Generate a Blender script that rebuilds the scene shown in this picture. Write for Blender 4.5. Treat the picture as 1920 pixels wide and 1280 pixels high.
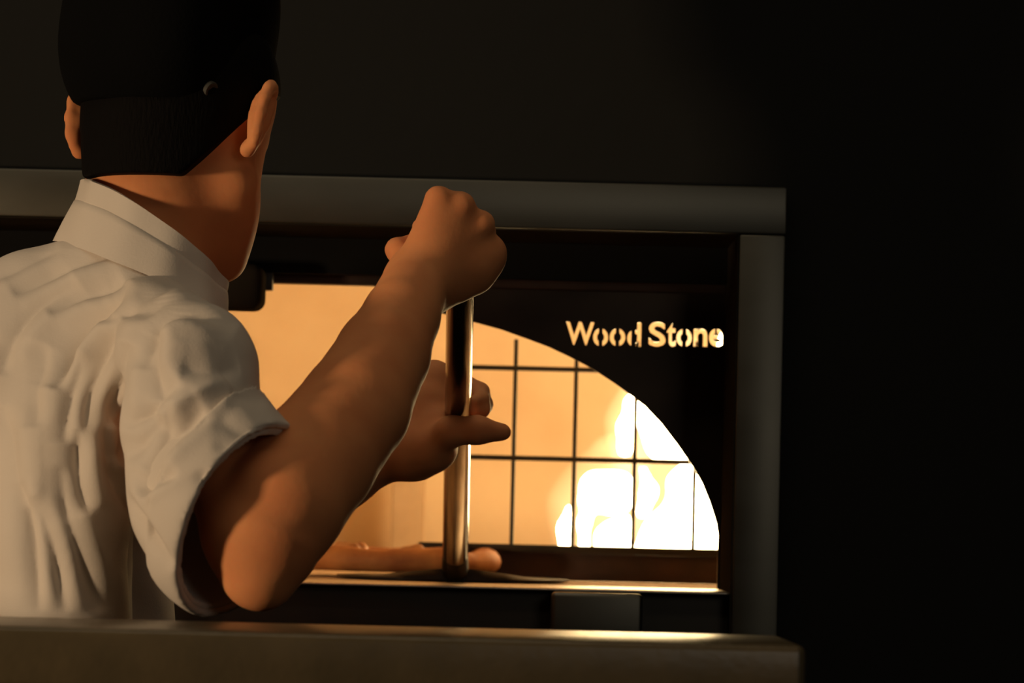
import bpy, bmesh, math, random
import numpy as np
from mathutils import Vector, Matrix, noise as mnoise

random.seed(7)
for o in list(bpy.data.objects):
    bpy.data.objects.remove(o, do_unlink=True)
SC = bpy.context.scene
COL = SC.collection

# ------------------------------------------------------------------ camera
F = 7200.0                      # focal length in pixels of a 1920 wide frame
CAM = Vector((0.0, 0.0, 1.25))
ROT = Matrix.Rotation(math.radians(92.65), 4, 'X') @ Matrix.Rotation(math.radians(1.4), 4, 'Z')
cam_d = bpy.data.cameras.new('camera')
cam_d.sensor_width = 36.0
cam_d.lens = F / 1920 * 36.0
cam_d.clip_start = 0.05
cam_d.dof.use_dof = True
cam_d.dof.focus_distance = 3.3
cam_d.dof.aperture_fstop = 9.5
cam = bpy.data.objects.new('camera', cam_d)
cam.matrix_world = Matrix.Translation(CAM) @ ROT
COL.objects.link(cam)
SC.camera = cam

# ------------------------------------------------------------------ world and view
w = bpy.data.worlds.new('world')
SC.world = w
w.use_nodes = True
w.node_tree.nodes['Background'].inputs[0].default_value = (1.0, 0.78, 0.5, 1)
w.node_tree.nodes['Background'].inputs[1].default_value = 0.006
SC.view_settings.view_transform = 'Standard'
SC.view_settings.look = 'None'
SC.view_settings.gamma = 1.0
SC.view_settings.exposure = 0.0
SC.view_settings.use_curve_mapping = False

# ------------------------------------------------------------------ lamps
def area(name, loc, target, size, power, color, spread=180, sy=None):
    l = bpy.data.lights.new(name, 'AREA')
    l.size = size; l.energy = power; l.color = color
    if sy: l.shape = 'RECTANGLE'; l.size_y = sy
    l.spread = math.radians(spread)
    o = bpy.data.objects.new(name, l)
    o.location = loc
    o.rotation_euler = (Vector(target) - Vector(loc)).to_track_quat('-Z', 'Y').to_euler()
    COL.objects.link(o)
    return o
area('kitchen_lamp', (-2.27, 1.70, 1.25), (-0.28, 3.1, 1.25), 0.22, 7.3, (1.0, 0.72, 0.44), 90)
area('ceiling_lamp', (-0.5, 2.55, 2.6), (-0.5, 2.75, 1.2), 1.9, 2.2, (1.0, 0.80, 0.54), 150, sy=.2)
area('rail_highlight_light', (-0.35, 3.60, 2.6), (-0.35, 3.62, 1.2), 0.9, 0.35, (1.0, 0.86, 0.66), 60, sy=.12)  # added unseen light, puts a highlight on the frame's top edge
area('front_fill_light', (1.5, -0.2, 2.2), (1.1, 3.7, 1.3), 1.0, 2.2, (1.0, 0.90, 0.74), 110)  # added unseen fill from the camera side, lifts the wall and steel bracket

# ------------------------------------------------------------------ pixel helpers (frame 1920 x 1280)
R3 = ROT.to_3x3()
def P(px, py, d):
    return CAM + R3 @ (Vector(((px - 960) / F, -(py - 640) / F, -1.0)) * d)
def Q(px, py, Y):
    r = R3 @ Vector(((px - 960) / F, -(py - 640) / F, -1.0))
    return CAM + r * (Y / r.y)
RI = np.array(R3.inverted())
def project(V):
    c = (V - np.array(CAM)) @ RI.T
    d = -c[:, 2]
    return 960 + F * c[:, 0] / d, 640 - F * c[:, 1] / d, d

# ------------------------------------------------------------------ materials
def mat(name, base, rough=0.5, metal=0.0, base2=None, nscale=8.0, bump=0.0, bscale=60.0,
        sss=0.0, spec=0.5, stretch=(1, 1, 1), rvar=0.0, coat=0.0, radius=(1, .25, .1)):
    m = bpy.data.materials.new(name)
    m.use_nodes = True
    nt = m.node_tree
    b = nt.nodes['Principled BSDF']
    b.inputs['Roughness'].default_value = rough
    b.inputs['Metallic'].default_value = metal
    b.inputs['Specular IOR Level'].default_value = spec
    b.inputs['Coat Weight'].default_value = coat
    tc = nt.nodes.new('ShaderNodeTexCoord')
    mp = nt.nodes.new('ShaderNodeMapping')
    mp.inputs['Scale'].default_value = stretch
    nt.links.new(tc.outputs['Object'], mp.inputs[0])
    n = nt.nodes.new('ShaderNodeTexNoise')
    n.inputs['Scale'].default_value = nscale
    n.inputs['Detail'].default_value = 6
    nt.links.new(mp.outputs[0], n.inputs['Vector'])
    r = nt.nodes.new('ShaderNodeValToRGB')
    r.color_ramp.elements[0].position = 0.32
    r.color_ramp.elements[1].position = 0.68
    b2 = base2 or tuple(c * 0.85 for c in base)
    r.color_ramp.elements[0].color = (*b2, 1)
    r.color_ramp.elements[1].color = (*base, 1)
    nt.links.new(n.outputs['Fac'], r.inputs[0])
    nt.links.new(r.outputs[0], b.inputs['Base Color'])
    if rvar:
        mr = nt.nodes.new('ShaderNodeMapRange')
        mr.inputs['To Min'].default_value = max(0.02, rough - rvar)
        mr.inputs['To Max'].default_value = min(1, rough + rvar)
        nt.links.new(n.outputs['Fac'], mr.inputs[0])
        nt.links.new(mr.outputs[0], b.inputs['Roughness'])
    if bump:
        n2 = nt.nodes.new('ShaderNodeTexNoise')
        n2.inputs['Scale'].default_value = bscale
        n2.inputs['Detail'].default_value = 4
        nt.links.new(mp.outputs[0], n2.inputs['Vector'])
        bp = nt.nodes.new('ShaderNodeBump')
        bp.inputs['Strength'].default_value = bump
        bp.inputs['Distance'].default_value = 0.002
        nt.links.new(n2.outputs['Fac'], bp.inputs['Height'])
        nt.links.new(bp.outputs[0], b.inputs['Normal'])
    if sss:
        b.inputs['Subsurface Weight'].default_value = sss
        b.inputs['Subsurface Radius'].default_value = radius
        b.inputs['Subsurface Scale'].default_value = 0.006
    return m

def emit(name, color, strength):
    m = bpy.data.materials.new(name)
    m.use_nodes = True
    nt = m.node_tree
    nt.nodes.remove(nt.nodes['Principled BSDF'])
    e = nt.nodes.new('ShaderNodeEmission')
    e.inputs[0].default_value = (*color, 1)
    e.inputs[1].default_value = strength
    nt.links.new(e.outputs[0], nt.nodes['Material Output'].inputs[0])
    return m

M = dict(
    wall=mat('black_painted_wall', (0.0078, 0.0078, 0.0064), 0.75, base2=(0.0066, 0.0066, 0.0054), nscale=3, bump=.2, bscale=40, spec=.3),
    floor=mat('dark_tile_floor', (0.03, 0.025, 0.02), 0.6),
    steel=mat('brushed_steel_frame', (0.150, 0.142, 0.118), 0.45, 1.0, base2=(0.132, 0.124, 0.102), nscale=9, stretch=(1, 1, 3), rvar=.05),
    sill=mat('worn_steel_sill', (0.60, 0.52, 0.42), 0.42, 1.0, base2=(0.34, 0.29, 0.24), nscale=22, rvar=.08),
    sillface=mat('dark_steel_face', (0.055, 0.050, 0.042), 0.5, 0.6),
    black=mat('black_steel_recess', (0.004, 0.0035, 0.003), 0.6, spec=.15),
    lining=mat('matt_dark_lining', (0.030, 0.024, 0.018), 1.0, spec=0.0),
    plate=mat('heat_darkened_steel', (0.075, 0.055, 0.040), 0.34, 0.75, base2=(0.045, 0.033, 0.025), nscale=10, rvar=.1),
    stone=mat('refractory_stone', (0.80, 0.64, 0.46), 0.9, base2=(0.70, 0.53, 0.36), nscale=7, bump=.5, bscale=30, spec=.2),
    hearth=mat('refractory_hearth', (0.55, 0.40, 0.27), 0.85, base2=(0.40, 0.28, 0.18), nscale=14, spec=.2),
    iron=mat('sooty_iron_bars', (0.035, 0.028, 0.018), 0.7, 0.3),
    fender=mat('rusty_iron_fender', (0.060, 0.030, 0.020), 0.65, 0.2, base2=(0.035, 0.020, 0.014), nscale=25),
    chrome=mat('polished_steel_tube', (0.27, 0.20, 0.15), 0.16, 1.0, base2=(0.22, 0.16, 0.12), nscale=30, rvar=.05),
    blade=mat('dark_steel_blade', (0.030, 0.022, 0.018), 0.5, 0.6, spec=.2),
    ledge=mat('olive_stone_ledge', (0.165, 0.122, 0.064), 0.32, base2=(0.130, 0.098, 0.052), nscale=26, bump=.15, bscale=120),
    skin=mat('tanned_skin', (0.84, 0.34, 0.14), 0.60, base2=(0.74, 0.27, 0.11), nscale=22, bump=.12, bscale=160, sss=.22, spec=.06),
    shirt=mat('white_cotton_shirt', (0.70, 0.62, 0.54), 0.85, base2=(0.66, 0.58, 0.50), nscale=10, bump=.12, bscale=500, spec=.15),
    shirtin=mat('shirt_lining', (0.62, 0.57, 0.52), 0.9, spec=.1),
    thread=mat('grey_seam_thread', (0.36, 0.32, 0.28), 0.9),
    cap=mat('black_cotton_cap', (0.004, 0.004, 0.004), 0.95, bump=.3, bscale=300, spec=.06),
    hair=mat('black_cropped_hair', (0.004, 0.003, 0.0025), 0.85, bump=.7, bscale=420, stretch=(1, 1, .25), spec=.1),
    button=mat('dull_metal_snap', (0.06, 0.056, 0.045), 0.7, .2),
    trousers=mat('black_trousers', (0.02, 0.02, 0.022), 0.9),
    crust=mat('baked_crust', (0.62, 0.25, 0.07), 0.75, base2=(0.36, 0.11, 0.03), nscale=30, bump=.5, bscale=80),
    sauce=mat('tomato_sauce', (0.36, 0.07, 0.02), 0.5, base2=(0.55, 0.22, 0.06), nscale=35, bump=.6, bscale=90),
    cheese=mat('toasted_cheese', (0.55, 0.24, 0.07), 0.5, base2=(0.30, 0.10, 0.03), nscale=50),
    log=mat('charred_log', (0.05, 0.03, 0.02), 0.95, bump=1, bscale=40),
    eye=mat('eye_white', (0.7, 0.66, 0.6), 0.3),
    iris=mat('brown_iris', (0.05, 0.02, 0.01), 0.3),
    lip=mat('lips', (0.42, 0.14, 0.09), 0.5),
    flame=emit('flame_light', (1.0, 0.72, 0.34), 31.0),
    soft=None,
    ember=emit('ember_glow', (1.0, 0.30, 0.05), 3.0),
)

m_ = bpy.data.materials.new('flame_glow_shell'); m_.use_nodes = True  # added see-through glow, fading at the rim, that brightens gaps between flames
nt_ = m_.node_tree; nt_.nodes.remove(nt_.nodes['Principled BSDF'])
lw_ = nt_.nodes.new('ShaderNodeLayerWeight'); lw_.inputs[0].default_value = .5
mr_ = nt_.nodes.new('ShaderNodeMath'); mr_.operation = 'SUBTRACT'; mr_.inputs[0].default_value = 1.0
pw_ = nt_.nodes.new('ShaderNodeMath'); pw_.operation = 'POWER'; pw_.inputs[1].default_value = 1.6
ml_ = nt_.nodes.new('ShaderNodeMath'); ml_.operation = 'MULTIPLY'; ml_.inputs[1].default_value = .42
em_ = nt_.nodes.new('ShaderNodeEmission'); em_.inputs[0].default_value = (1.0, .72, .34, 1)
tr_ = nt_.nodes.new('ShaderNodeBsdfTransparent'); ad_ = nt_.nodes.new('ShaderNodeAddShader')
nt_.links.new(lw_.outputs['Facing'], mr_.inputs[1]); nt_.links.new(mr_.outputs[0], pw_.inputs[0]); nt_.links.new(pw_.outputs[0], ml_.inputs[0])
nt_.links.new(ml_.outputs[0], em_.inputs[1]); nt_.links.new(em_.outputs[0], ad_.inputs[0]); nt_.links.new(tr_.outputs[0], ad_.inputs[1])
nt_.links.new(ad_.outputs[0], nt_.nodes['Material Output'].inputs[0])
M['soft'] = m_

# ------------------------------------------------------------------ object helpers
def link(name, me, m, parent=None):
    o = bpy.data.objects.new(name, me)
    COL.objects.link(o)
    if m: me.materials.append(m)
    if parent is not None: o.parent = parent; o.matrix_parent_inverse = parent.matrix_world.inverted()
    return o
def thing(name, label, cat, loc=(0, 0, 0), group=None):
    o = bpy.data.objects.new(name, None)
    COL.objects.link(o)
    o.empty_display_size = .05
    o.location = loc
    o.matrix_world = Matrix.Translation(Vector(loc))
    o['label'] = label; o['category'] = cat
    if group: o['group'] = group
    return o
def smooth(me, ang=None):
    for p in me.polygons: p.use_smooth = True
    if ang: me.set_sharp_from_angle(angle=math.radians(ang))
def bm_obj(name, bm, m, parent=None, sm=False, ang=40):
    me = bpy.data.meshes.new(name)
    bmesh.ops.recalc_face_normals(bm, faces=bm.faces)
    bm.to_mesh(me); bm.free()
    if sm: smooth(me, ang)
    return link(name, me, m, parent)
def box(bm, lo, hi, bev=0.0, rotz=0.0, piv=None, seg=2):
    c = [(a + b) / 2 for a, b in zip(lo, hi)]
    s = [abs(b - a) for a, b in zip(lo, hi)]
    r = bmesh.ops.create_cube(bm, size=1)
    vs = r['verts']
    bmesh.ops.scale(bm, vec=s, verts=vs)
    bmesh.ops.translate(bm, vec=c, verts=vs)
    if bev:
        es = list({e for v in vs for e in v.link_edges})
        g = bmesh.ops.bevel(bm, geom=es, offset=bev, segments=seg, affect='EDGES', profile=.5)
        vs = [v for v in g['verts']] if not vs[0].is_valid else list({v for f in g['faces'] for v in f.verts} | {v for v in vs if v.is_valid})
    if rotz:
        bmesh.ops.rotate(bm, cent=piv or c, matrix=Matrix.Rotation(rotz, 3, 'Z'), verts=vs)
def tube(bm, pts, rad, n=16, caps=True):
    pts = [Vector(p) for p in pts]
    if not isinstance(rad, (list, tuple)): rad = [rad] * len(pts)
    rings = []
    for i, p in enumerate(pts):
        t = (pts[min(i + 1, len(pts) - 1)] - pts[max(i - 1, 0)]).normalized()
        a = Vector((0, 0, 1)) if abs(t.z) < .9 else Vector((1, 0, 0))
        u = t.cross(a).normalized(); v = t.cross(u)
        rings.append([bm.verts.new(p + (u * math.cos(k * 2 * math.pi / n) + v * math.sin(k * 2 * math.pi / n)) * rad[i]) for k in range(n)])
    for A, B in zip(rings, rings[1:]):
        for k in range(n): bm.faces.new((A[k], A[(k + 1) % n], B[(k + 1) % n], B[k]))
    if caps: bm.faces.new(rings[0][::-1]); bm.faces.new(rings[-1])
def prism(bm, outline, y0, y1):
    a = [bm.verts.new((x, y0, z)) for x, z in outline]
    b = [bm.verts.new((x, y1, z)) for x, z in outline]
    bm.faces.new(a); bm.faces.new(b[::-1])
    n = len(a)
    for i in range(n): bm.faces.new((a[i], b[i], b[(i + 1) % n], a[(i + 1) % n]))
def panel_with_hole(bm, x0, x1, z0, z1, hx0, hx1, hz0, hz1, y0, y1):
    for lo, hi in (((x0, y0, z0), (hx0, y1, z1)), ((hx1, y0, z0), (x1, y1, z1)),
                   ((hx0, y0, hz1), (hx1, y1, z1)), ((hx0, y0, z0), (hx1, y1, hz0))):
        if hi[0] - lo[0] > 1e-5 and hi[2] - lo[2] > 1e-5: box(bm, lo, hi)

# ------------------------------------------------------------------ signed distance fields -> meshes
def cap(A, B, ra, rb):
    A = np.array(A, float); B = np.array(B, float); AB = B - A; L = max(AB @ AB, 1e-12)
    def f(X, Y, Z):
        t = np.clip(((X - A[0]) * AB[0] + (Y - A[1]) * AB[1] + (Z - A[2]) * AB[2]) / L, 0, 1)
        return np.sqrt((X - A[0] - t * AB[0]) ** 2 + (Y - A[1] - t * AB[1]) ** 2 + (Z - A[2] - t * AB[2]) ** 2) - (ra + t * (rb - ra))
    return f, np.minimum(A - ra, B - rb), np.maximum(A + ra, B + rb)
def ell(C, axes, rad, pw=2.0):
    C = np.array(C, float); A = [np.array(a, float) for a in axes]; r = rad
    def f(X, Y, Z):
        dx, dy, dz = X - C[0], Y - C[1], Z - C[2]
        q = [(dx * a[0] + dy * a[1] + dz * a[2]) / rr for a, rr in zip(A, r)]
        if pw == 2.0:
            k0 = np.sqrt(sum(v * v for v in q)) + 1e-6
            k1 = np.sqrt(sum((v / rr) ** 2 for v, rr in zip(q, r))) + 1e-6
            return k0 * (k0 - 1) / k1
        k0 = (sum(np.abs(v) ** pw for v in q) + 1e-9) ** (1 / pw)
        return (k0 - 1) * min(r)
    m = max(r) * (1.0 if pw == 2 else 1.45)
    return f, C - m, C + m
class Field:
    def __init__(s, h): s.h = h; s.p = []
    def add(s, prim, k=0.01): s.p.append((prim, k)); return s
    def bake(s, pad=0.02):
        lo = np.min([p[0][1] for p in s.p], 0) - pad; hi = np.max([p[0][2] for p in s.p], 0) + pad
        s.lo = lo; n = np.ceil((hi - lo) / s.h).astype(int) + 1; s.n = n
        s.ax = [lo[i] + s.h * np.arange(n[i]) for i in range(3)]
        s.d = np.full(n, 0.05, np.float32)
        for (f, a, b), k in s.p:
            m = k + s.h * 3 + .012
            i0 = np.maximum(np.floor((a - m - lo) / s.h).astype(int), 0); i1 = np.minimum(np.ceil((b + m - lo) / s.h).astype(int) + 1, n)
            if (i1 <= i0).any(): continue
            sl = tuple(slice(i0[i], i1[i]) for i in range(3))
            g = np.meshgrid(*[s.ax[i][i0[i]:i1[i]] for i in range(3)], indexing='ij', sparse=True)
            v = f(*g).astype(np.float32); o = s.d[sl]
            if k > 0:
                hh = np.maximum(k - np.abs(o - v), 0) / k
                s.d[sl] = np.minimum(o, v) - hh * hh * k * .25
            else: s.d[sl] = np.minimum(o, v)
        return s
    def grid(s): return np.meshgrid(*s.ax, indexing='ij', sparse=True)
    def mesh(s):
        d = s.d; h = s.h
        ins = d < 0
        # keep border outside
        for a in range(3):
            for e in (0, -1):
                sl = [slice(None)] * 3; sl[a] = e; ins[tuple(sl)] = False
        cs = [ins[i:ins.shape[0] - 1 + i, j:ins.shape[1] - 1 + j, k:ins.shape[2] - 1 + k] for i in (0, 1) for j in (0, 1) for k in (0, 1)]
        cnt = sum(c.astype(np.uint8) for c in cs)
        act = (cnt > 0) & (cnt < 8)
        I = np.argwhere(act)
        idx = np.full(act.shape, -1, np.int64); idx[tuple(I.T)] = np.arange(len(I))
        corner = {(i, j, k): d[I[:, 0] + i, I[:, 1] + j, I[:, 2] + k].astype(float) for i in (0, 1) for j in (0, 1) for k in (0, 1)}
        acc = np.zeros((len(I), 3)); num = np.zeros(len(I))
        keys = list(corner)
        for a in keys:
            for ax in range(3):
                if a[ax] == 0:
                    b = list(a); b[ax] = 1; b = tuple(b)
                    va, vb = corner[a], corner[b]
                    cr = (va < 0) != (vb < 0)
                    t = np.where(cr, va / np.where(cr, va - vb, 1), 0)
                    p = np.zeros((len(I), 3)); p[:] = a; p[:, ax] = t
                    acc[cr] += p[cr]; num[cr] += 1
        V = s.lo + (I + acc / np.maximum(num, 1)[:, None]) * h
        faces = []
        for ax in range(3):
            u, v = [(1, 2), (2, 0), (0, 1)][ax]
            sa = [slice(None)] * 3; sb = [slice(None)] * 3
            sa[ax] = slice(0, -1); sb[ax] = slice(1, None)
            A = ins[tuple(sa)]; B = ins[tuple(sb)]
            E = np.argwhere(A != B)
            E = E[(E[:, u] > 0) & (E[:, v] > 0) & (E[:, u] < ins.shape[u] - 1) & (E[:, v] < ins.shape[v] - 1)]
            flip = A[tuple(E.T)]
            q = []
            for du, dv in ((-1, -1), (0, -1), (0, 0), (-1, 0)):
                C = E.copy(); C[:, u] += du; C[:, v] += dv
                q.append(idx[tuple(C.T)])
            q = np.stack(q, 1)
            q[~flip] = q[~flip][:, ::-1]
            faces.append(q[(q >= 0).all(1)])
        return V, np.concatenate(faces)
def normals(V, Fc):
    a, b, c, d = (V[Fc[:, i]] for i in range(4))
    n = np.cross(c - a, d - b)
    N = np.zeros_like(V)
    for i in range(4): np.add.at(N, Fc[:, i], n)
    return N / (np.linalg.norm(N, axis=1)[:, None] + 1e-12)
def relax(V, Fc, it=2, lam=.5):
    for _ in range(it):
        S = np.zeros_like(V); c = np.zeros(len(V))
        for i in range(4):
            np.add.at(S, Fc[:, i], V[Fc[:, (i + 1) % 4]]); np.add.at(S, Fc[:, i], V[Fc[:, (i + 3) % 4]])
            np.add.at(c, Fc[:, i], 2)
        V = V + lam * (S / np.maximum(c, 1)[:, None] - V)
    return V
def np_obj(name, V, Fc, m, parent=None):
    me = bpy.data.meshes.new(name)
    me.from_pydata(V.tolist(), [], Fc.tolist())
    me.update()
    smooth(me)
    return link(name, me, m, parent)

# ================================================================== THE ROOM
YF = 3.70          # face of the oven's steel frame
YW = 3.73          # face of the dark wall
YP = 3.90          # oven front / lettered plate
xo_r = Q(1468, 760, YF).x       # outer right edge of the frame
xi_r = Q(1380, 760, YF).x
zo_t = Q(960, 338, YF).z
zi_t = Q(960, 428, YF).z
xi_l = -0.98; xo_l = -1.03
ZH = Q(850, 1098, YF + .015).z  # top of the sill = hearth level
zb = ZH - 0.30

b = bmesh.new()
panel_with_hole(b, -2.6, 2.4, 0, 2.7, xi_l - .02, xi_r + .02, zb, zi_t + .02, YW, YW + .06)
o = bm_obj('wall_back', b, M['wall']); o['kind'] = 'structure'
b = bmesh.new(); box(b, (-2.6, -0.5, -0.05), (2.4, 5.4, 0))
o = bm_obj('floor', b, M['floor']); o['kind'] = 'structure'
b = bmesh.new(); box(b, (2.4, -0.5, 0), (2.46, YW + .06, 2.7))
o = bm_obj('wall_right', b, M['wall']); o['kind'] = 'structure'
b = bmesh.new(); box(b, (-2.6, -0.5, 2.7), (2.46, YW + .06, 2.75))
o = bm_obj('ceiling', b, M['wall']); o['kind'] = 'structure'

# serving ledge, with the low wall that carries it
lz = Q(700, 1190, 2.6).z
lx = Q(1511, 1220, 2.6).x
b = bmesh.new(); box(b, (-1.9, 2.66, 0), (lx - .03, 2.76, lz - .0425))
low = bm_obj('wall_front', b, M['wall']); low['kind'] = 'structure'
b = bmesh.new(); box(b, (-1.9, 2.6, lz - .0425), (lx, 2.83, lz), bev=.006, seg=3)
o = bm_obj('serving_ledge', b, M['ledge'], sm=True)
o['label'] = 'long olive stone serving ledge across the bottom of the picture in front of the cook'
o['category'] = 'counter'

# ================================================================== OVEN FRAME
fr = thing('oven_frame', 'wide brushed steel rectangular frame set in the black wall around the oven', 'frame', (0, YF, zb))
b = bmesh.new(); box(b, (xo_l, YF, zi_t), (xo_r, YW + .01, zo_t), bev=.0025, seg=2)
bm_obj('top_rail', b, M['steel'], fr, True)
b = bmesh.new(); box(b, (xi_r, YF + .0015, zb), (xo_r - .0006, YW + .01, zi_t), bev=.0025, seg=2)
bm_obj('side_rail', b, M['steel'], fr, True)
b = bmesh.new(); box(b, (xo_l, YF + .0015, zb), (xi_l, YW + .01, zi_t), bev=.0025, seg=2)
bm_obj('side_rail', b, M['steel'], fr, True)

# ================================================================== OVEN
ov = thing('pizza_oven', 'stone hearth pizza oven with glowing chamber, black hood and steel sill', 'oven', (-0.14, YP, 0))
XC = -0.14; YC = 4.40; RD = 0.70
# chamber: cylinder wall that turns into a dome, open to the front
b = bmesh.new()
prof = [(RD, ZH - .02), (RD, ZH + .10)]
for i in range(1, 13):
    a = i / 12 * math.pi / 2
    prof.append((RD * math.cos(a) ** .8 if i < 12 else .0001, ZH + .10 + .44 * math.sin(a)))
N = 96
rings = []
for r, z in prof:
    rings.append([b.verts.new((XC + r * math.cos(2 * math.pi * k / N), YC + r * math.sin(2 * math.pi * k / N), z)) for k in range(N)])
for A, B in zip(rings, rings[1:]):
    for k in range(N): b.faces.new((A[k], A[(k + 1) % N], B[(k + 1) % N], B[k]))
kill = [f for f in b.faces if f.calc_center_median().y < YP + .03]
bmesh.ops.delete(b, geom=kill, context='FACES')
o = bm_obj('chamber_wall', b, M['stone'], ov, True, 60)
sd = o.modifiers.new('thick', 'SOLIDIFY'); sd.thickness = .04; sd.offset = 1
b = bmesh.new(); box(b, (XC - .78, YP + .002, ZH - .06), (XC + .78, YC + .80, ZH - .0005))
bm_obj('hearth', b, M['hearth'], ov)
# front wall of the chamber, with the rectangular mouth
mouth_l = Q(60, 900, YP + .02).x; mouth_r = Q(1346, 1000, YP).x
mouth_t = Q(700, 537, YP + .01).z
b = bmesh.new()
panel_with_hole(b, XC - .80, XC + .80, ZH - .001, ZH + .62, mouth_l, xi_r + .02, ZH - .001, mouth_t + .1, YP + .012, YP + .05)
bm_obj('front_wall', b, M['black'], ov)
# recess box between frame and mouth
b = bmesh.new()
box(b, (xi_l, YF + .003, zi_t - .0015), (xi_r, YP + .012, zi_t - .0002))
box(b, (xi_r - .0015, YF + .004, zb), (xi_r - .0002, YP + .012, zi_t - .0015))
box(b, (xi_l + .0002, YF + .004, zb), (xi_l + .0015, YP + .012, zi_t - .0015))
bm_obj('recess_lining', b, M['lining'], ov)
# hood
b = bmesh.new()
x0 = xi_l + .0016; x1 = xi_r - .0016
zl = Q(700, 517, YP - .02).z
box(b, (x0, YP - .03, zl), (x1, YP + .012, zi_t - .0016))
bm_obj('hood', b, M['black'], ov)
b = bmesh.new()
box(b, (x0, YP - .012, mouth_t), (x1, YP + .011, zl + .002), bev=.002)
hl = bm_obj('hood_lip', b, M['fender'], ov, True)
# rounded dark bracket hanging from the hood
b = bmesh.new()
c0 = Q(340, 500, YP - .07); c1 = Q(494, 582, YP - .07)
box(b, (c0.x, YP - .10, c1.z), (c1.x, YP - .032, c0.z + .004), bev=.011, seg=5)
bm_obj('hood_handle', b, M['lining'], ov, True)
b = bmesh.new()
c0 = Q(470, 534, YP - .02); c1 = Q(512, 545, YP - .02)
box(b, (c0.x, YP - .03, c1.z), (c1.x, YP - .013, zl + .001), bev=.001)
bm_obj('hood_tab', b, M['sillface'], ov, True)
# sill
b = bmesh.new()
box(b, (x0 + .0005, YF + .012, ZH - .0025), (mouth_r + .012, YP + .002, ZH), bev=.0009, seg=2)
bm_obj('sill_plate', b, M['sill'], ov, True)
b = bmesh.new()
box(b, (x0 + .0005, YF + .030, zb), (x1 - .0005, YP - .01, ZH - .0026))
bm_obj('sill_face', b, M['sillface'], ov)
# steel latch box on the sill's face
b = bmesh.new()
c0 = Q(1034, 1102, YF - .01); c1 = Q(1203, 1220, YF - .01)
box(b, (c0.x, YF - .012, c1.z), (c1.x, YF + .0295, ZH - .003), bev=.0045, seg=4)
o = bm_obj('steel_bracket', b, M['steel'], ov, True)
# pale refractory slab standing at the chamber's back
b = bmesh.new()
c0 = Q(737, 860, 4.96); c1 = Q(792, 1030, 4.96)
box(b, (c0.x, 4.95, ZH), (c1.x, 5.01, ZH + .17), bev=.003)
bm_obj('stone_pier', b, M['hearth'], ov, True)

# ================================================================== LETTERED PLATE
def q2(px, py, Y=YP): v = Q(px, py, Y); return (v.x, v.z)
arch = [(1346, 1000), (1343, 980), (1331, 942), (1316, 905), (1300, 877), (1272, 836), (1240, 794), (1210, 762), (1187, 744),
        (1150, 717), (1110, 691), (1070, 670), (1030, 651), (990, 636), (940, 618), (885, 603), (830, 588), (770, 568), (720, 548), (690, 530)]
px_poly = [(690, 500), (1372, 512), (1372, 600), (1372, 1104), (1345, 1104)] + arch
outl = [q2(*p) for p in px_poly]
outl[3] = (outl[2][0], ZH + .0008); outl[4] = (outl[5][0], ZH + .0008)
xr = xi_r - .0016
outl[1] = (xr, outl[1][1]); outl[2] = (xr, outl[2][1]); outl[3] = (xr, outl[3][1])
letters = [('W', 1061, 1114, 604, 647), ('o', 1112, 1140, 616, 649), ('o', 1143, 1172, 616, 649), ('d', 1176, 1202, 605, 650),
           ('S', 1216, 1248, 604, 650), ('t', 1250, 1267, 607, 650), ('o', 1268, 1297, 617, 650), ('n', 1300, 1326, 617, 650), ('e', 1329, 1355, 617, 650)]
loops = [outl]
for ch, a0, a1, t0, t1 in letters:
    cu = bpy.data.curves.new('t', 'FONT'); cu.body = ch; cu.size = 1; cu.offset = .022; cu.resolution_u = 5
    to = bpy.data.objects.new('t', cu); COL.objects.link(to)
    bpy.context.view_layer.update()
    tm = bpy.data.meshes.new_from_object(to.evaluated_get(bpy.context.evaluated_depsgraph_get()))
    tb = bmesh.new(); tb.from_mesh(tm)
    bmesh.ops.remove_doubles(tb, verts=tb.verts, dist=1e-4)
    xs = [v.co.x for v in tb.verts]; ys = [v.co.y for v in tb.verts]
    A = q2(a0, (t0 + t1) / 2); B = q2(a1, (t0 + t1) / 2)
    zt = q2((a0 + a1) / 2, t0)[1]; zbm = q2((a0 + a1) / 2, t1)[1]
    todo = {e for e in tb.edges if len(e.link_faces) == 1}
    while todo:
        e = todo.pop(); st = e.verts[0]; cur = e.verts[1]; lp = [st, cur]
        while cur != st:
            nx = [q for q in cur.link_edges if q in todo]
            if not nx: break
            todo.discard(nx[0]); cur = nx[0].other_vert(cur)
            if cur != st: lp.append(cur)
        if len(lp) > 3:
            loops.append([(A[0] + (v.co.x - min(xs)) / (max(xs) - min(xs)) * (B[0] - A[0]),
                           zbm + (v.co.y - min(ys)) / (max(ys) - min(ys)) * (zt - zbm)) for v in lp])
    tb.free(); bpy.data.objects.remove(to)
cu = bpy.data.curves.new('plate', 'CURVE'); cu.dimensions = '2D'; cu.fill_mode = 'BOTH'; cu.extrude = .003
for lp in loops:
    sp_ = cu.splines.new('POLY'); sp_.points.add(len(lp) - 1); sp_.use_cyclic_u = True
    for p_, (x_, z_) in zip(sp_.points, lp): p_.co = (x_ * 100, z_ * 100, 0, 1)
cu.extrude = .3
to = bpy.data.objects.new('plate', cu); COL.objects.link(to); bpy.context.view_layer.update()
nm = bpy.data.meshes.new_from_object(to.evaluated_get(bpy.context.evaluated_depsgraph_get()))
bpy.data.objects.remove(to)
b = bmesh.new(); b.from_mesh(nm)
for v in b.verts: v.co = (v.co.x / 100, YP - .003 - v.co.z / 100, v.co.y / 100)
bmesh.ops.recalc_face_normals(b, faces=b.faces)
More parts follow.
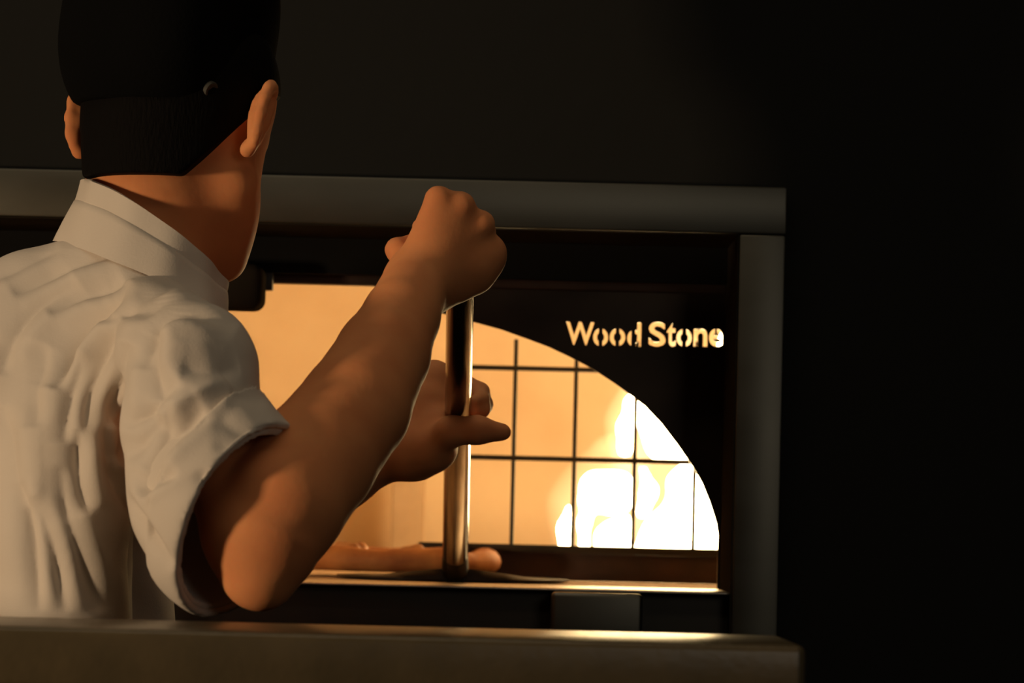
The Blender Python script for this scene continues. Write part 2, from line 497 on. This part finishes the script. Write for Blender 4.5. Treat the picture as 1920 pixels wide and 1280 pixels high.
for cx, t0, t1 in ((1126, 614, 651), (1157.5, 614, 651), (1187, 614, 651), (1282.5, 615, 652)):   # stencil bridges
    A = q2(cx - 4, t1); B = q2(cx + 4, t0)
    box(b, (A[0], YP - .0058, A[1]), (B[0], YP - .0002, B[1]))
A = q2(1340, 627); B = q2(1344, 616)
box(b, (A[0], YP - .0058, A[1]), (B[0], YP - .0002, B[1]))
nm.materials.clear(); b.to_mesh(nm); b.free()
plate = link('flame_shield', nm, M['plate'])
plate['label'] = 'heat-darkened steel shield plate with cut-out lettering and curved edge, right side of oven mouth'
plate['category'] = 'metal plate'

# ================================================================== GRATE
YG = 4.22
gr = thing('fire_grate', 'black iron grid guard on a low fender in front of the flames', 'grate', (Q(1070, 1030, YG).x, YG, ZH))
zr1 = Q(1070, 693, YG).z; zr2 = Q(1070, 861, YG).z; zr3 = Q(1070, 1030, YG).z
xg1 = Q(1440, 800, YG).x
for px in (850, 963, 1077, 1190, 1303, 1416):
    x = Q(px, 850, YG).x
    b = bmesh.new(); tube(b, [(x, YG, ZH), (x, YG, Q(963, 636, YG).z if px == 963 else Q(px, 640, YG).z)], .0023, 8)
    bm_obj('vertical_bar', b, M['iron'], gr, True)
xg0 = Q(850, 800, YG).x
for z, r in ((zr1, .0028), (zr2, .0028)):
    b = bmesh.new(); tube(b, [(xg0, YG - .004, z), (xg1, YG - .004, z)], r, 8)
    bm_obj('horizontal_bar', b, M['iron'], gr, True)
b = bmesh.new(); box(b, (Q(784, 1030, YG - .01).x, YG - .016, zr3 - .004), (xg1, YG - .006, zr3 + .0045), bev=.001)
bm_obj('bottom_rail', b, M['iron'], gr, True)
b = bmesh.new(); box(b, (Q(862, 1030, YG - .01).x, YG - .012, ZH), (xg1, YG - .004, zr3 - .004), bev=.001)
bm_obj('fender_plate', b, M['fender'], gr, True)

# ================================================================== FIRE
YFI = 4.42
fi = thing('wood_fire', 'bright yellow-white wood fire burning behind the iron grate', 'fire', (Q(1200, 1030, YFI).x, YFI, ZH))
pxm = F / (YFI + .02)
def flame(pts, k=.012, m='flame'):
    fld = Field(.004)
    q = [(Q(x, y, YFI + dy), r / pxm) for x, y, r, dy in pts]
    if len(q) == 1: q.append(q[0])
    for (A, ra), (B, rb) in zip(q, q[1:]): fld.add(cap(A, B, ra, rb), k)
    fld.bake(); V, Fc = fld.mesh(); V = relax(V, Fc, 2)
    V[:, 2] = np.maximum(V[:, 2], ZH + .001)
    np_obj('flame', V, Fc, M[m], fi)
flame([(1062, 1060, 16, .06), (1060, 990, 13, .06), (1066, 950, 6, .06)])
flame([(1096, 1060, 14, .0), (1095, 980, 10, .0), (1110, 935, 22, .02), (1150, 925, 38, .03), (1120, 915, 30, .04), (1165, 905, 16, .03)])
flame([(1150, 1060, 36, .05), (1150, 1010, 32, .05), (1170, 975, 14, .05)])
flame([(1205, 960, 14, -.02), (1218, 920, 14, -.02), (1206, 880, 8, -.02)])
flame([(1215, 1060, 40, .1), (1255, 1010, 52, .08), (1290, 950, 40, .06), (1275, 905, 22, .05), (1282, 880, 12, .05)])
flame([(1330, 1060, 40, .0), (1328, 1000, 38, .0), (1330, 930, 34, .0), (1320, 880, 28, .02), (1290, 840, 24, .04), (1252, 820, 44, .06), (1225, 785, 28, .06), (1205, 745, 16, .06), (1212, 720, 8, .06)])
flame([(1350, 900, 22, .07), (1345, 800, 22, .07), (1358, 700, 20, .07), (1366, 640, 16, .07), (1376, 590, 8, .07)])
flame([(1172, 842, 16, .1), (1174, 800, 15, .1), (1182, 755, 9, .1), (1190, 730, 4, .1)])
flame([(1250, 1040, 130, .17), (1262, 940, 135, .17), (1270, 800, 90, .17), (1280, 640, 30, .17)], .05, 'soft')  # from here on: added glow shells behind the flames, not separate tongues
flame([(1130, 1040, 85, .14), (1128, 950, 92, .14), (1150, 850, 40, .14)], .04, 'soft')
flame([(1185, 870, 42, .15), (1185, 790, 40, .15), (1200, 680, 14, .15)], .04, 'soft')
c0 = Q(1275, 1085, YFI + .1)
fld = Field(.005)
for i in range(14):
    a = random.uniform(0, 6.28); r = random.uniform(0, .10)
    p0 = Vector((c0.x + r * math.cos(a), c0.y + .6 * r * math.sin(a), ZH + .010)); dd_ = Vector((random.uniform(-.03, .03), random.uniform(-.02, .02), 0))
    fld.add(cap(p0 - dd_, p0 + dd_, .010, .009), .004)
fld.bake(); V, Fc = fld.mesh(); V[:, 2] = np.maximum(V[:, 2], ZH + .0005)
np_obj('embers', V, Fc, M['ember'], fi)

# ================================================================== PIZZA
pc = Q(742, 1060, 4.17); pc.z = ZH + .0056      # its front rests on the peel blade
pz = thing('pizza', 'small baked pizza with puffy golden crust on the oven hearth behind the peel', 'pizza', pc)
Rz = .112
b = bmesh.new()
n1, n2 = 72, 14
vs = []
for i in range(n1):
    a = i / n1 * 2 * math.pi
    nz = mnoise.noise(Vector((math.cos(a) * 2, math.sin(a) * 2, 3)))
    r0 = .0125 + .004 * nz; row = []
    for j in range(n2):
        t = j / n2 * 2 * math.pi
        rr = Rz - .012 + r0 * math.cos(t) * 1.15
        z = r0 * (1.0 + math.sin(t)) * 1.0
        row.append(b.verts.new((pc.x + rr * math.cos(a), pc.y + rr * math.sin(a), pc.z + z + .0005)))
    vs.append(row)
for i in range(n1):
    for j in range(n2): b.faces.new((vs[i][j], vs[(i + 1) % n1][j], vs[(i + 1) % n1][(j + 1) % n2], vs[i][(j + 1) % n2]))
bm_obj('crust', b, M['crust'], pz, True, 80)
b = bmesh.new()
bmesh.ops.create_circle(b, cap_ends=True, cap_tris=True, segments=48, radius=Rz - .016)
bmesh.ops.subdivide_edges(b, edges=b.edges, cuts=4, use_grid_fill=True)
for v in b.verts:
    v.co = Vector((pc.x + v.co.x, pc.y + v.co.y, pc.z + .016 + .007 * mnoise.noise(Vector((v.co.x * 45, v.co.y * 45, 0)))))
o = bm_obj('sauce', b, M['sauce'], pz, True, 80)
sd = o.modifiers.new('t', 'SOLIDIFY'); sd.thickness = .008; sd.offset = -1
for i in range(9):
    a = random.uniform(0, 6.28); r = random.uniform(.02, .085)
    if i < 4: a = math.pi + random.uniform(-.5, .5); r = .06 + .01 * i
    fld = Field(.002); c = Vector((pc.x + r * math.cos(a), pc.y + r * math.sin(a), pc.z + .021))
    fld.add(ell(c, np.eye(3), (.016, .013, .008))).add(ell(c + Vector((.008, 0, .004)), np.eye(3), (.006, .005, .006)), .006).bake()
    V, Fc = fld.mesh(); np_obj('topping', V, Fc, M['cheese'], pz)

# ================================================================== PEEL
pA = P(864, 478, 3.225); pB = P(853, 1074, 3.93)
pB = Vector((pB.x, pB.y, ZH + .012))
pdir = (pB - pA).normalized()
def pole_at(row):
    lo, hi = 0.0, 1.0
    for _ in range(40):
        m = (lo + hi) / 2; v = pA.lerp(pB, m)
        _, y, d = project(np.array([v[:]]))
        if y[0] < row: lo = m
        else: hi = m
    return pA.lerp(pB, lo), float(d[0])
pl = thing('pizza_peel', 'long polished steel pizza peel held upright in both of the cook\'s hands', 'peel', pB)
b = bmesh.new(); tube(b, [pA, pA.lerp(pB, .3), pA.lerp(pB, .6), pB - pdir * .03], [.0118, .0120, .0126, .0130], 28)
bm_obj('handle', b, M['chrome'], pl, True, 60)
bc = pB + Vector((-.004, .115, 0)); bc.z = ZH + .0006
b = bmesh.new()
tube(b, [pB - pdir * .06, pB - pdir * .035, pB - pdir * .01, pB + Vector((0, .012, -.006))], [.0128, .0132, .0136, .011], 28)
bm_obj('socket', b, M['blade'], pl, True, 60)
b = bmesh.new()
NB = 64; top = []; bot = []
RB = .122
for rr in (0, .15, .3, .5, .7, .85, .94, 1.0):
    tr, br = [], []
    for k in range(NB):
        a = 2 * math.pi * k / NB
        x = bc.x + RB * rr * math.cos(a); y = bc.y + RB * rr * math.sin(a) * 1.0
        # boss rising to the socket at the front of the blade
        e = math.exp(-(((x - pB.x) / .060) ** 2 + ((y - pB.y - .02) / .05) ** 2))
        lift = .0022 + .0115 * e + (.003 * max(0, rr - .9) * 10)
        if rr == 1.0: lift = .0030
        tr.append(b.verts.new((x, y, bc.z + lift))); br.append(b.verts.new((x, y, bc.z + (0 if rr < 1 else .0008))))
    top.append(tr); bot.append(br)
for G, s in ((top, 1), (bot, -1)):
    for A, B in zip(G, G[1:]):
        for k in range(NB):
            q = (A[k], B[k], B[(k + 1) % NB], A[(k + 1) % NB])
            b.faces.new(q if s > 0 else q[::-1])
for k in range(NB): b.faces.new((top[-1][k], bot[-1][k], bot[-1][(k + 1) % NB], top[-1][(k + 1) % NB]))
bmesh.ops.remove_doubles(b, verts=b.verts, dist=1e-5)
bm_obj('blade', b, M['blade'], pl, True, 50)

# ================================================================== THE COOK
person = thing('person', 'cook seen from behind in a white short-sleeved shirt and black cap, holding a peel', 'person', (P(-20, 1150, 3.25).x, 3.25, 0))
def c(p0, p1):   # capsule between two (px, py, depth, radius px)
    A = P(*p0[:3]); B = P(*p1[:3])
    return cap(A, B, p0[3] * p0[2] / F, p1[3] * p1[2] / F)
def chain(fld, pts, k=.01):
    for a, b_ in zip(pts, pts[1:]): fld.add(c(a, b_), k)

# head frame
yaw = math.radians(20); pit = math.radians(18)
hf = Vector((math.sin(yaw) * math.cos(pit), math.cos(yaw) * math.cos(pit), -math.sin(pit)))
hr = Vector((math.cos(yaw), -math.sin(yaw), 0))
hu = hr.cross(hf).normalized()
H0 = P(316, 236, 3.22)
def HL(a, b_, cc): return H0 + hr * a + hf * b_ + hu * cc
HA = [hr[:], hf[:], hu[:]]

bd = Field(.0026)
# torso, neck, head
chain(bd, [(-60, 1450, 3.25, 190), (-60, 1100, 3.25, 170), (20, 850, 3.24, 150), (120, 660, 3.24, 110), (250, 540, 3.22, 70)], .03)
chain(bd, [(-300, 1100, 3.30, 130), (-260, 850, 3.32, 120), (-180, 730, 3.32, 90), (120, 690, 3.24, 80)], .03)
chain(bd, [(262, 540, 3.235, 85), (288, 450, 3.215, 106), (298, 388, 3.220, 123), (306, 310, 3.225, 112)], .01)
bd.add(ell(HL(0, .020, .040), HA, (.076, .087, .085)), .01)
bd.add(ell(HL(0, .050, -.030), HA, (.064, .055, .080)), .02)
for s in (-1, 1):
    bd.add(cap(HL(s * .060, .024, -.045), HL(s * .034, .078, -.090), .014, .016), .035)
    bd.add(cap(HL(s * .045, .075, .018), HL(s * .015, .097, .022), .008, .008), .012)       # brow
    # ears: a rim, a lobe and a thin bowl
    rim = []
    for i in range(9):
        a = math.radians(-70 + i * 32)
        rim.append(HL(s * ((.087 if s > 0 else .0795) + .0055 * math.sin(math.radians(i * 22.5))), -.008 - .010 * math.cos(a), .004 + .0275 * math.sin(a)))
    for A, B in zip(rim, rim[1:]): bd.add(cap(A, B, .0042, .0042), .006)
    bd.add(cap(HL(s * .077, -.003, -.024), HL(s * .0765, -.001, -.018), .0068, .0052), .004)
    bd.add(ell(HL(s * (.084 if s > 0 else .0785), -.006, .002), [(hr + hf * -.3 * s).normalized()[:], hf[:], hu[:]], (.0050, .011, .026)), .006)
bd.add(cap(HL(0, .100, .010), HL(0, .120, -.022), .007, .010), .012)                          # nose
bd.add(ell(HL(0, .098, -.055), HA, (.022, .012, .008)), .008)                                 # mouth
bd.add(ell(HL(0, .090, -.092), HA, (.022, .016, .016)), .015)                                 # chin
# right arm
chain(bd, [(160, 690, 3.25, 45), (340, 740, 3.06, 58), (420, 870, 2.99, 84), (478, 1010, 2.94, 88)], .01)
chain(bd, [(478, 1010, 2.94, 88), (488, 1078, 2.935, 66)], .02)
chain(bd, [(486, 1072, 2.935, 70), (500, 1015, 2.94, 102), (528, 950, 2.955, 117), (590, 862, 2.993, 115), (665, 765, 3.04, 104), (718, 665, 3.09, 88), (752, 595, 3.13, 72), (776, 540, 3.17, 64)], .005)
# right fist
Kn = [(822, 374, 3.190, 25), (864, 386, 3.195, 26), (902, 420, 3.203, 25), (921, 470, 3.213, 23)]
for kx, ky, kd, kr in Kn: bd.add(c((784, 526, 3.185, 50), (kx, ky, kd, kr)), .012)
chain(bd, [(790, 530, 3.20, 55), (880, 500, 3.215, 48), (902, 482, 3.22, 42)], .014)
chain(bd, [(800, 545, 3.19, 46), (850, 535, 3.205, 30)], .012)
for i, (kx, ky, kd, kr) in enumerate(Kn):
    q = [(kx, ky, kd, kr - 1), (kx + 9 - i, ky + 14, kd + .034, 22 - i), (kx - 18 + i * 2, ky + 44, kd + .046, 20 - i), (kx - 34, ky + 52, kd + .030, 17 - i)]
    chain(bd, q, .004)
chain(bd, [(778, 515, 3.195, 30), (745, 468, 3.215, 21), (790, 452, 3.245, 20), (836, 462, 3.258, 17)], .006)
# left arm and hand
_, dl = pole_at(775)
chain(bd, [(-120, 690, 3.35, 80), (-215, 690, 3.42, 84), (40, 900, 3.56, 84), (330, 1040, 3.62, 70), (430, 1040, 3.62, 66), (520, 960, dl + .05, 66), (640, 890, dl + .035, 58), (722, 846, dl + .028, 50)], .02)
chain(bd, [(722, 846, dl + .028, 50), (775, 830, dl + .020, 62), (798, 770, dl + .026, 46), (815, 708, dl + .034, 34)], .016)
chain(bd, [(775, 850, dl + .008, 44), (812, 838, dl - .004, 40), (825, 800, dl + .0, 34)], .014)
chain(bd, [(806, 842, dl - .006, 36), (846, 808, dl - .030, 28), (896, 806, dl - .034, 26), (942, 810, dl - .028, 17)], .006)
chain(bd, [(812, 712, dl + .032, 34), (862, 716, dl + .048, 20), (900, 735, dl + .034, 18), (902, 748, dl + .012, 15), (888, 752, dl - .004, 12)], .004)
chain(bd, [(808, 745, dl + .030, 34), (868, 748, dl + .048, 19), (908, 758, dl + .030, 17), (905, 768, dl + .010, 14), (888, 770, dl - .002, 12)], .003)
chain(bd, [(806, 775, dl + .028, 32), (860, 776, dl + .046, 18), (896, 778, dl + .030, 16), (892, 784, dl + .012, 13)], .003)
bd.bake()
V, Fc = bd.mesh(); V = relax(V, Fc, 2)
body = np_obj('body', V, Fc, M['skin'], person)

# eyes, lips (turned away from the camera)
for s in (-1, 1):
    bm = bmesh.new(); bmesh.ops.create_uvsphere(bm, u_segments=16, v_segments=12, radius=.0115)
    bmesh.ops.translate(bm, vec=HL(s * .031, .088, .002), verts=bm.verts)
    e = bm_obj('eye', bm, M['eye'], person, True)
    bm = bmesh.new(); bmesh.ops.create_uvsphere(bm, u_segments=12, v_segments=8, radius=.006)
    bmesh.ops.translate(bm, vec=HL(s * .031, .0942, .001), verts=bm.verts)
    bm_obj('iris', bm, M['iris'], e, True)
fl = Field(.0015); fl.add(ell(HL(0, .1065, -.052), HA, (.021, .005, .0035))).add(ell(HL(0, .1055, -.059), HA, (.018, .005, .004)), 0).bake()
V, Fc = fl.mesh(); np_obj('lips', V, Fc, M['lip'], person)

# hair
hd = Field(.0026)
hd.add(ell(HL(0, .020, .040), HA, (.0790, .0905, .088)), .01)
hd.add(c((298, 235, 3.22, 146), (302, 315, 3.215, 136)), .02)
hd.add(c((302, 315, 3.215, 136), (300, 352, 3.21, 137)), .02)
hd.bake()
X, Y, Z = hd.grid()
la = (X - H0.x) * hr.x + (Y - H0.y) * hr.y + (Z - H0.z) * hr.z
lb = (X - H0.x) * hf.x + (Y - H0.y) * hf.y + (Z - H0.z) * hf.z
lc = (X - H0.x) * hu.x + (Y - H0.y) * hu.y + (Z - H0.z) * hu.z
cut = (-.046 + np.maximum(X - H0.x - .018, 0) * 1.05) - (Z - H0.z) + 0 * Y
hd.d = np.maximum(hd.d, cut.astype(np.float32) * .7)
hd.d = np.maximum(hd.d, (lb - .035 - lc * .5).astype(np.float32))
V, Fc = hd.mesh(); V = relax(V, Fc, 2); np_obj('hair', V, Fc, M['hair'], person)

# cap
CC = HL(-.0125, -.003, .092)
capf = ell(CC, HA, (.0790, .100, .110), 2.9)
cf = Field(.003); cf.add(capf, 0); cf.bake()
X, Y, Z = cf.grid()
lc = (X - H0.x) * hu.x + (Y - H0.y) * hu.y + (Z - H0.z) * hu.z
lb = (X - H0.x) * hf.x + (Y - H0.y) * hf.y + (Z - H0.z) * hf.z
cf.d = np.maximum(cf.d, (.016 - (Z - H0.z) + 0 * lb).astype(np.float32))
V, Fc = cf.mesh(); V = relax(V, Fc, 2)
capo = np_obj('cap', V, Fc, M['cap'], person)
# dull round snap at the back of the cap
dd = 3.0
while dd < 3.3:
    p = P(392, 167, dd)
    if capf[0](np.array(p.x), np.array(p.y), np.array(p.z)) < 0: break
    dd += .001
sp = P(392, 167, dd)
e = .002; g = []
for ax in range(3):
    q = [sp.x, sp.y, sp.z]; q[ax] += e; r = [sp.x, sp.y, sp.z]; r[ax] -= e
    g.append(float(capf[0](*map(np.array, q)) - capf[0](*map(np.array, r))))
nrm = Vector(g).normalized(); sp = sp + nrm * .0015
b = bmesh.new()
a = Vector((0, 0, 1)); u = nrm.cross(a).normalized(); v_ = nrm.cross(u)
pr = [(.0001, .0010), (.0030, .0010), (.0040, .0016), (.0055, .0024), (.0066, .0022), (.0074, .0008), (.0074, -.002)]
rg = [[b.verts.new(sp + (u * math.cos(t) + v_ * math.sin(t)) * r + nrm * h) for t in [k * 2 * math.pi / 24 for k in range(24)]] for r, h in pr]
for A, B in zip(rg, rg[1:]):
    for k in range(24): b.faces.new((A[k], A[(k + 1) % 24], B[(k + 1) % 24], B[k]))
o = bm_obj('snap_button', b, M['button'], capo, True); o['label'] = 'dull grey round snap'

# ------------------------------------------------------------------ shirt
HC = P(455, 975, 2.95)
hemn = (R3 @ Vector((.80, -.36, .48))).normalized()     # points out of the sleeve
def shirt_field(h):
    s = Field(h)
    chain(s, [(266, 552, 3.225, 92), (215, 606, 3.20, 138), (120, 710, 3.20, 180), (20, 870, 3.20, 208), (-8, 1000, 3.21, 214), (-22, 1180, 3.21, 232), (-30, 1520, 3.22, 235)], .05)
    chain(s, [(235, 560, 3.22, 85), (60, 628, 3.24, 104), (-200, 750, 3.32, 150), (-270, 850, 3.32, 190), (-280, 1180, 3.32, 210), (-280, 1520, 3.3, 210)], .06)
    chain(s, [(170, 730, 3.10, 80), (135, 850, 3.09, 82), (116, 1000, 3.085, 90), (112, 1180, 3.09, 96), (106, 1500, 3.09, 100)], .05)
    chain(s, [(150, 800, 3.34, 170), (95, 1000, 3.36, 200), (80, 1180, 3.36, 226), (60, 1520, 3.36, 235)], .04)
    chain(s, [(-190, 720, 3.34, 145), (-220, 690, 3.42, 138), (-80, 800, 3.49, 122)], .03)
    chain(s, [(240, 600, 3.16, 118), (358, 680, 3.005, 106)], .03)
    return s
def sleeve_prims(s, off=0.0):
    for a, b_ in zip(SL, SL[1:]):
        s.add(c((*a[:3], a[3] + off), (*b_[:3], b_[3] + off)), .015)
SL = [(330, 660, 3.03, 105), (360, 690, 3.0, 112), (362, 800, 2.985, 130), (410, 925, 2.965, 165), (455, 975, 2.95, 178), (560, 1015, 2.93, 186)]
# polylines of the cloth folds, in the frame's pixels: (points, depth mm, width px)
FOLDS = [
    ([(-20, 525), (60, 480), (110, 455)], 2.2, 8), ([(20, 545), (100, 500), (175, 468), (262, 458)], 3.6, 11),
    ([(90, 585), (150, 535), (235, 503), (300, 498), (350, 515)], 5.0, 11), ([(97, 725), (112, 665), (150, 600), (200, 555), (240, 520)], 8.0, 13),
    ([(180, 600), (225, 582), (262, 570), (300, 545), (360, 522)], 4.5, 10), ([(265, 690), (267, 625), (297, 580), (350, 565), (405, 580), (450, 605)], 6.5, 16),
    ([(300, 795), (370, 738), (428, 708)], -3.0, 22), ([(340, 690), (400, 700), (450, 690)], 2.5, 18),
    ([(160, 810), (170, 720), (188, 640), (215, 590)], 4.5, 13),
    ([(213, 800), (218, 710), (232, 640)], 4.0, 12), ([(118, 830), (128, 740), (150, 660)], 3.5, 12),
    ([(222, 800), (275, 765), (335, 715)], 4.0, 13), ([(148, 800), (150, 900), (170, 960)], 4.5, 13),
    ([(30, 900), (55, 1010), (72, 1150)], 3.5, 12), ([(60, 930), (100, 1030), (125, 1150)], 3.5, 14), ([(0, 700), (12, 640), (60, 570), (140, 520)], 3.5, 15),
    ([(248, 925), (292, 850), (335, 800), (385, 765)], 5.0, 13), ([(225, 870), (262, 815), (300, 780)], 3.5, 11),
    ([(196, 790), (212, 875), (240, 945), (275, 995), (325, 1065)], 4.0, 7), ([(260, 925), (285, 905), (330, 885)], 4.0, 8),
    ([(410, 775), (440, 802), (480, 802), (510, 800)], 2.0, 16), ([(400, 832), (440, 832), (480, 815)], 1.6, 14),
    ([(372, 880), (384, 900), (392, 915)], 2.2, 10), ([(430, 740), (470, 745), (500, 755)], 1.8, 16),
    ([(0, 760), (20, 850), (30, 950)], 2.5, 16), ([(110, 870), (122, 960), (160, 1060), (190, 1150)], 3.0, 16), ([(80, 640), (60, 720), (65, 800)], 2.5, 16),
    ([(300, 620), (285, 680), (300, 740)], 3.0, 14), ([(320, 760), (300, 820), (262, 880)], 3.0, 12),
]
def fold_disp(V, Nn, amp=1.0):
    x, y, d = project(V)
    tot = np.zeros(len(V))
    for pts, dep, wd in FOLDS:
        best = np.full(len(V), 1e9); sd_ = np.zeros(len(V)); tt = np.zeros(len(V))
        ns = len(pts) - 1
        # resample smooth
        P0 = np.array(pts, float)
        for _ in range(2):
            Qn = [P0[0]]
            for i in range(len(P0) - 1): Qn += [P0[i] * .75 + P0[i + 1] * .25, P0[i] * .25 + P0[i + 1] * .75]
            P0 = np.array(Qn + [P0[-1]])
        mk = (x > P0[:, 0].min() - 70) & (x < P0[:, 0].max() + 70) & (y > P0[:, 1].min() - 70) & (y < P0[:, 1].max() + 70)
        ii = np.where(mk)[0]
        if len(ii) == 0: continue
        xx, yy = x[ii], y[ii]; bb = np.full(len(ii), 1e9); sr = np.zeros(len(ii)); ii_m = slice(None); tt = np.zeros(len(ii))
        for j in range(len(P0) - 1):
            A, B = P0[j], P0[j + 1]; AB = B - A; L = AB @ AB + 1e-9
            t = np.clip(((xx - A[0]) * AB[0] + (yy - A[1]) * AB[1]) / L, 0, 1)
            ex, ey = xx - A[0] - t * AB[0], yy - A[1] - t * AB[1]
            q = np.hypot(ex, ey); sg = ex + .35 * ey
            m = q < bb
            bb[m] = q[m]; sr[m] = sg[m]; tt[m] = ((j + t) / (len(P0) - 1))[m]
        env = np.clip(1.15 * np.sin(np.pi * tt), 0, 1)
        q_ = np.clip(.5 + .5 * sr / np.maximum(bb, 2.0), 0, 1); wl = (1.9 - 0.9 * q_) * wd
        v = -np.exp(-(np.sqrt(bb ** 2 + 9.0) - 3.0) / wl) + .35 * np.exp(-((bb - 2.2 * wd) / (1.3 * wd)) ** 2) * q_
        tot[ii] += v * dep * env * .001
    back = np.clip((np.array(CAM) - V) @ np.ones(3) * 0 + (-(Nn @ np.array(R3 @ Vector((0, 0, -1))))), 0, 1)
    back = np.clip(back * 1.8, 0, 1)
    # soft all-over rumples
    rum = .0010 * np.sin(V[:, 0] * 95 + 4 * np.sin(V[:, 2] * 21)) * np.sin(V[:, 2] * 33 + 2 + V[:, 1] * 30)
    return V + Nn * ((tot * amp * 2.5 * back) + rum)[:, None]
sh = shirt_field(.0027)
sleeve_prims(sh)
sh.bake()
X, Y, Z = sh.grid()
hem = (X - HC.x) * hemn.x + (Y - HC.y) * hemn.y + (Z - HC.z) * hemn.z
# sleeve bore: a slightly thinner copy of the lower sleeve is taken out, and everything past the hem plane
sh0 = sh.d.copy()
bore = Field(.0027)
for a, b_ in zip(SL[3:], SL[4:]): bore.add(c((*a[:3], a[3] - 14), (*b_[:3], b_[3] - 10)), .004)
bore.add(c((560, 1015, 2.93, 178), (600, 1030, 2.93, 178)), .01)
bsd = np.full(sh.d.shape, .05, np.float32)
for (f, lo_b, hi_b), k in bore.p:
    i0 = np.maximum(np.floor((lo_b - .02 - sh.lo) / sh.h).astype(int), 0); i1 = np.minimum(np.ceil((hi_b + .02 - sh.lo) / sh.h).astype(int) + 1, sh.n)
    sl = tuple(slice(i0[i], i1[i]) for i in range(3))
    g = np.meshgrid(*[sh.ax[i][i0[i]:i1[i]] for i in range(3)], indexing='ij', sparse=True)
    v = f(*g).astype(np.float32); o_ = bsd[sl]; hh = np.maximum(k - np.abs(o_ - v), 0) / k
    bsd[sl] = np.minimum(o_, v) - hh * hh * k * .25
near_sleeve = np.sqrt((X - HC.x) ** 2 + (Y - HC.y) ** 2 + (Z - HC.z) ** 2) - .15
sh.d = np.maximum(sh.d, -bsd)
sh.d = np.maximum(sh.d, -np.maximum(-hem, near_sleeve).astype(np.float32))
wz = P(0, 1480, 3.2).z
sh.d = np.maximum(sh.d, (wz - Z).astype(np.float32) + 0 * sh.d)
V, Fc = sh.mesh(); V = relax(V, Fc, 3)
Nn = normals(V, Fc)
V = fold_disp(V, Nn); V = relax(V, Fc, 1, .4)
shirt = np_obj('shirt', V, Fc, M['shirt'], person)

# rolled cuff at the hem
cu_ = Field(.0027); cu_.lo = sh.lo; cu_.n = sh.n; cu_.ax = sh.ax
cu_.d = np.maximum(sh0 - .0050, -(sh0 + .0030))
cu_.d = np.maximum(cu_.d, (hem - .0025).astype(np.float32))
cu_.d = np.maximum(cu_.d, (-.038 - hem).astype(np.float32))
cu_.d = np.maximum(cu_.d, (np.sqrt((X - HC.x) ** 2 + (Y - HC.y) ** 2 + (Z - HC.z) ** 2) - .13).astype(np.float32))
V, Fc = cu_.mesh(); V = relax(V, Fc, 2); Nn = normals(V, Fc); V = fold_disp(V, Nn, 1.0); V = relax(V, Fc, 4)
np_obj('sleeve_cuff', V, Fc, M['shirt'], person)

# standing collar: two stacked bands and a seam
def ring_pt(th, lev):
    # lev 0 = base on the shoulders, 1 = top edge
    def mk(lx_, ly_, rx_, ry_, up, near, dl_, dr_):
        A = P(lx_, ly_, dl_); B = P(rx_, ry_, dr_); C_ = (A + B) / 2; U = (B - A) / 2
        Vv = R3 @ Vector((0, up, near))
        return C_ + U * math.cos(th) + Vv * math.sin(th)
    topp = mk(160, 345, 418, 528, .0165, .062, 3.23, 3.19)
    base = mk(122, 432, 420, 575, .0080, .078, 3.24, 3.18)
    p = base.lerp(topp, lev)
    return p
def collar_band(name, l0, l1, off0, off1, th, m):
    b = bmesh.new(); n = 96; rows = []
    cen = ring_pt(0, .5).lerp(ring_pt(math.pi, .5), .5)
    levs = [l0 + (l1 - l0) * i / 6 for i in range(7)]
    def pt(k, lev, off):
        t = 2 * math.pi * k / n; p = ring_pt(t, lev)
        d = p - cen; d = d - R3 @ Vector((0, 1, 0)) * d.dot(R3 @ Vector((0, 1, 0)))
        wv = .0012 * math.sin(t * 5 + lev * 3) + .0008 * math.sin(t * 11 + 1)
        return p + d.normalized() * (off + wv)
    outer = [[b.verts.new(pt(k, l, off0 + (off1 - off0) * i / 6)) for k in range(n)] for i, l in enumerate(levs)]
    inn = [[b.verts.new(pt(k, l, off0 + (off1 - off0) * i / 6 - th)) for k in range(n)] for i, l in enumerate(levs)]
    for G in (outer, inn):
        for A, B in zip(G, G[1:]):
            for k in range(n): b.faces.new((A[k], A[(k + 1) % n], B[(k + 1) % n], B[k]))
    for A, B in ((outer[0], inn[0]), (outer[-1], inn[-1])):
        for k in range(n): b.faces.new((A[k], A[(k + 1) % n], B[(k + 1) % n], B[k]))
    return bm_obj(name, b, m, person, True, 75)
collar_band('collar', -.25, .58, .004, .0022, .004, M['shirt'])
collar_band('collar_top_band', .50, 1.0, .001, .0045, .0045, M['shirt'])

# trousers and shoes below the ledge
tr = Field(.008)
hx = P(-60, 1500, 3.25)
tr.add(ell((hx.x - .05, 3.27, 1.0), np.eye(3), (.17, .13, .13)), .02)
for s in (-1, 1):
    xx = hx.x - .05 + s * .095
    tr.add(cap((xx, 3.27, .93), (xx + s * .02, 3.26, .50), .092, .066), .03)
    tr.add(cap((xx + s * .02, 3.26, .50), (xx + s * .03, 3.28, .10), .066, .058), .02)
tr.bake(); V, Fc = tr.mesh(); V = relax(V, Fc, 2); np_obj('trousers', V, Fc, M['trousers'], person)
for s in (-1, 1):
    xx = hx.x - .05 + s * .125
    f_ = Field(.005); f_.add(cap((xx, 3.25, .045), (xx + .02 * s, 3.42, .035), .045, .036), .01).add(cap((xx, 3.27, .05), (xx, 3.28, .12), .045, .05), .02).bake()
    V, Fc = f_.mesh(); V[:, 2] = np.maximum(V[:, 2], 0); np_obj('shoe', V, Fc, M['cap'], person)
